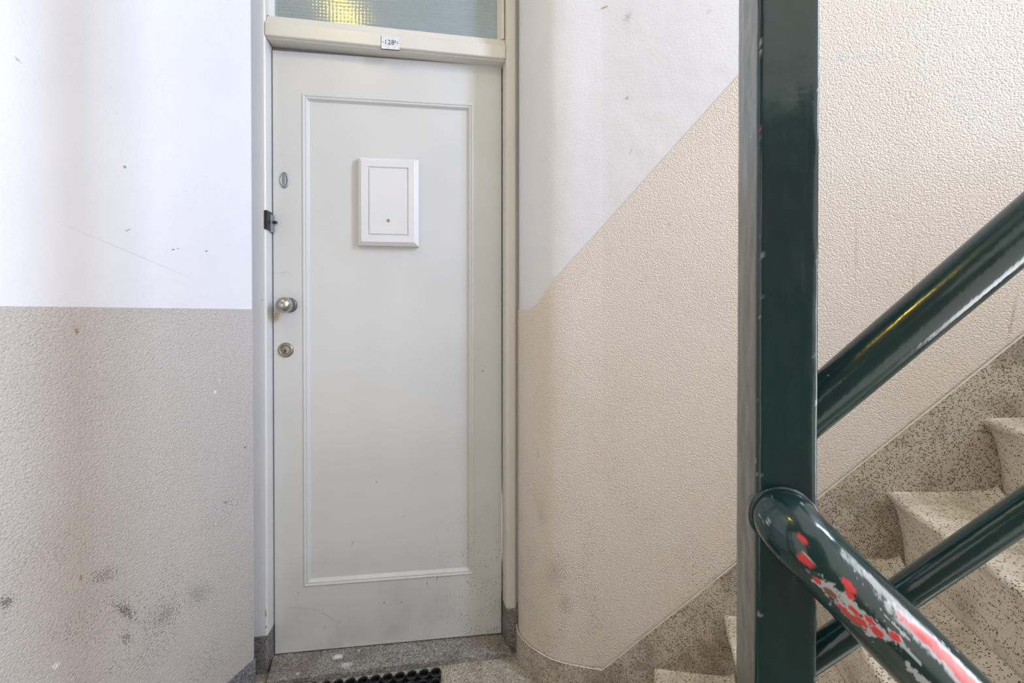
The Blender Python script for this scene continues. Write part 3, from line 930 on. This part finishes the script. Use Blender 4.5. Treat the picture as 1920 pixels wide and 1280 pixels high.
upv = np.array([1, 0, 1]) / math.sqrt(2)
rel = VV - np.array(tuple(RL(0, NQ, NZ)))
sv = rel @ ax / math.sqrt(2)                     # s of the axis point
ang = np.arctan2(-(rel[:, 1]), rel @ upv)         # 0 = top, positive towards the viewer
n1 = fbm(VV * 230 + 2, 4); n2 = fbm(VV * 90 + 40, 2)
red = np.zeros(len(VV)); lgt = np.zeros(len(VV)); rst = np.zeros(len(VV))
def blob(s, a, hs, ha, rot=0.0, rough=0.6):
    s = 0.1 + (s - 0.1) * 1.2215
    ds = (sv - s) / hs; da = (ang - a) / ha
    c, sn = math.cos(rot), math.sin(rot)
    dist = np.sqrt((ds * c + da * sn) ** 2 + (-ds * sn + da * c) ** 2) + (n1 - 0.5) * rough * 2
    return np.clip((1 - dist) * 6, 0, 1)
for s, a, hs, ha in [(.2149, 1.425, .0035, .11), (.2221, 1.856, .0050, .15), (.2405, 1.44, .006, .13), (.2450, 1.62, .003, .08), (.2326, 2.02, .004, .08),
                     (.2520, 1.86, .004, .08), (.2585, 1.72, .004, .07), (.2640, 1.80, .0045, .11), (.2690, 1.55, .004, .09), (.2510, 2.08, .006, .07), (.2570, 1.95, .005, .10)]:
    red = np.maximum(red, blob(s, a, hs, ha, rough=0.5))
for s, a, hs, ha, rt in [(.2390, 1.95, .014, .22, .2), (.2480, 1.80, .013, .17, .1), (.2570, 1.98, .012, .20, .1), (.2640, 1.72, .012, .14, .1), (.2700, 1.55, .007, .09, 0),
                         (.2790, 1.55, .006, .06, 0), (.2680, 1.30, .008, .05, 0), (.2900, 1.85, .012, .10, 0), (.2220, 1.72, .003, .06, 0)]:
    lgt = np.maximum(lgt, blob(s, a, hs, ha, rt, 1.0))
for s, a, hs, ha in [(.2408, 2.0, .0055, .13), (.2560, 2.08, .009, .12), (.2790, .97, .006, .09)]:
    rst = np.maximum(rst, blob(s, a, hs, ha, rough=0.6))
# long worn streak on the upper side
streak = np.clip((1 - np.sqrt(((sv - (0.1 + (0.300 - 0.1) * 1.2215)) / 0.050) ** 2 + ((ang - 0.97 - 0.06 * np.sin(sv * 90)) / 0.20) ** 2) - (n1 - 0.5) * 0.9) * 5, 0, 1)
rim = np.clip((1 - np.sqrt(((sv - (0.1 + (0.298 - 0.1) * 1.2215)) / 0.055) ** 2 + ((ang - 0.97 - 0.06 * np.sin(sv * 90)) / 0.30) ** 2) - (n1 - 0.5) * 0.9) * 5, 0, 1)
red = np.maximum(red, streak * 0.85); lgt = np.maximum(lgt, rim)
spk = np.clip((n1 - 0.74) * 18, 0, 1) * (n2 > 0.5)
lgt = np.maximum(lgt, spk * 0.9)
set_wear(me, np.column_stack([red, lgt * 0.8, rst]))
link('descending_rail', me, M_green, rl)
# thick weld bead where the rail leaves the post
wp = []
pc = npts[0]
for i in range(40):
    a = 2 * math.pi * i / 40
    wp.append(RL(pc.x + (NR + 0.001) * math.cos(a), 0.7735, pc.z + (NR + 0.001) * math.sin(a)))
Vw = []; Fw = []
for i in range(40):
    a = 2 * math.pi * i / 40
    d = Vector((math.cos(a), 0, math.sin(a)))
    for k in range(8):
        b = 2 * math.pi * k / 8
        rr = 0.0030 * (1 + 0.12 * math.sin(i * 0.9))
        Vw.append(RL(pc.x, 0.773, pc.z) + d * (NR + rr * math.cos(b)) + Vector((0, -rr * math.sin(b), 0)))
for i in range(40):
    for k in range(8):
        Fw.append((i * 8 + k, ((i + 1) % 40) * 8 + k, ((i + 1) % 40) * 8 + (k + 1) % 8, i * 8 + (k + 1) % 8))
me = mesh('weld_bead', Vw, Fw, smooth=True)
set_wear(me, np.zeros((len(Vw), 3)))
link('weld_bead', me, M_green, rl)

# ------------------------------------------------------------------ ring mat
MAT_N, MAT_M, MP_ = 14, 10, 0.0386
mo = DP(0.578, 0.102, 0.0)
mt = empty('rubber_ring_mat', mo, DOOR_ROT + math.radians(1.2))
tag(mt, 'black rubber ring doormat lying in front of the threshold', 'doormat')
ring_me = lathe_mesh('ring', [(0.0125, 0.002), (0.0125, 0.013), (0.0135, 0.0165), (0.0150, 0.0175), (0.0168, 0.0165), (0.0178, 0.012), (0.0178, 0.002), (0.0125, 0.002)], 22, axis='z')
for i in range(MAT_N):
    for j in range(MAT_M):
        link('ring', ring_me, M_rubber, mt, loc=(-0.020 - MP_ * i, -0.020 - MP_ * j, 0.0))
bm = bmesh.new()
def bmbox(bm, x0, x1, y0, y1, z0, z1):
    r = bmesh.ops.create_cube(bm, size=1)
    for v in r['verts']:
        v.co = Vector(((x0 + x1) / 2 + v.co.x * (x1 - x0), (y0 + y1) / 2 + v.co.y * (y1 - y0), (z0 + z1) / 2 + v.co.z * (z1 - z0)))
for i in range(MAT_N):
    x = -0.020 - MP_ * i
    bmbox(bm, x - 0.002, x + 0.002, -0.020 - MP_ * (MAT_M - 1), -0.020, 0.0015, 0.008)
for j in range(MAT_M):
    y = -0.020 - MP_ * j
    bmbox(bm, -0.020 - MP_ * (MAT_N - 1), -0.020, y - 0.002, y + 0.002, 0.0015, 0.0075)
bmbox(bm, -0.022 - MP_ * (MAT_N - 1) - 0.016, -0.002, -0.022 - MP_ * (MAT_M - 1) - 0.016, -0.002, 0.0003, 0.0022)
link('web', bm_mesh('web', bm), M_rubber, mt)

# ------------------------------------------------------------------ lamp on the landing ceiling
lx = empty('ceiling_lamp', Vector((-0.80, 0.05, Z_CEIL)))
tag(lx, 'round yellow glass lamp on the landing ceiling', 'lamp')
link('lamp_base', lathe_mesh('lamp_base', [(0.0, 0.0), (0.09, 0.0), (0.09, -0.022), (0.0, -0.022)], 40, axis='z'), M_enamel, lx)
link('lamp_shade', lathe_mesh('lamp_shade', [(0.075, -0.022), (0.082, -0.04), (0.070, -0.07), (0.04, -0.088), (0.0, -0.094)], 40, axis='z'), M_lamp, lx)
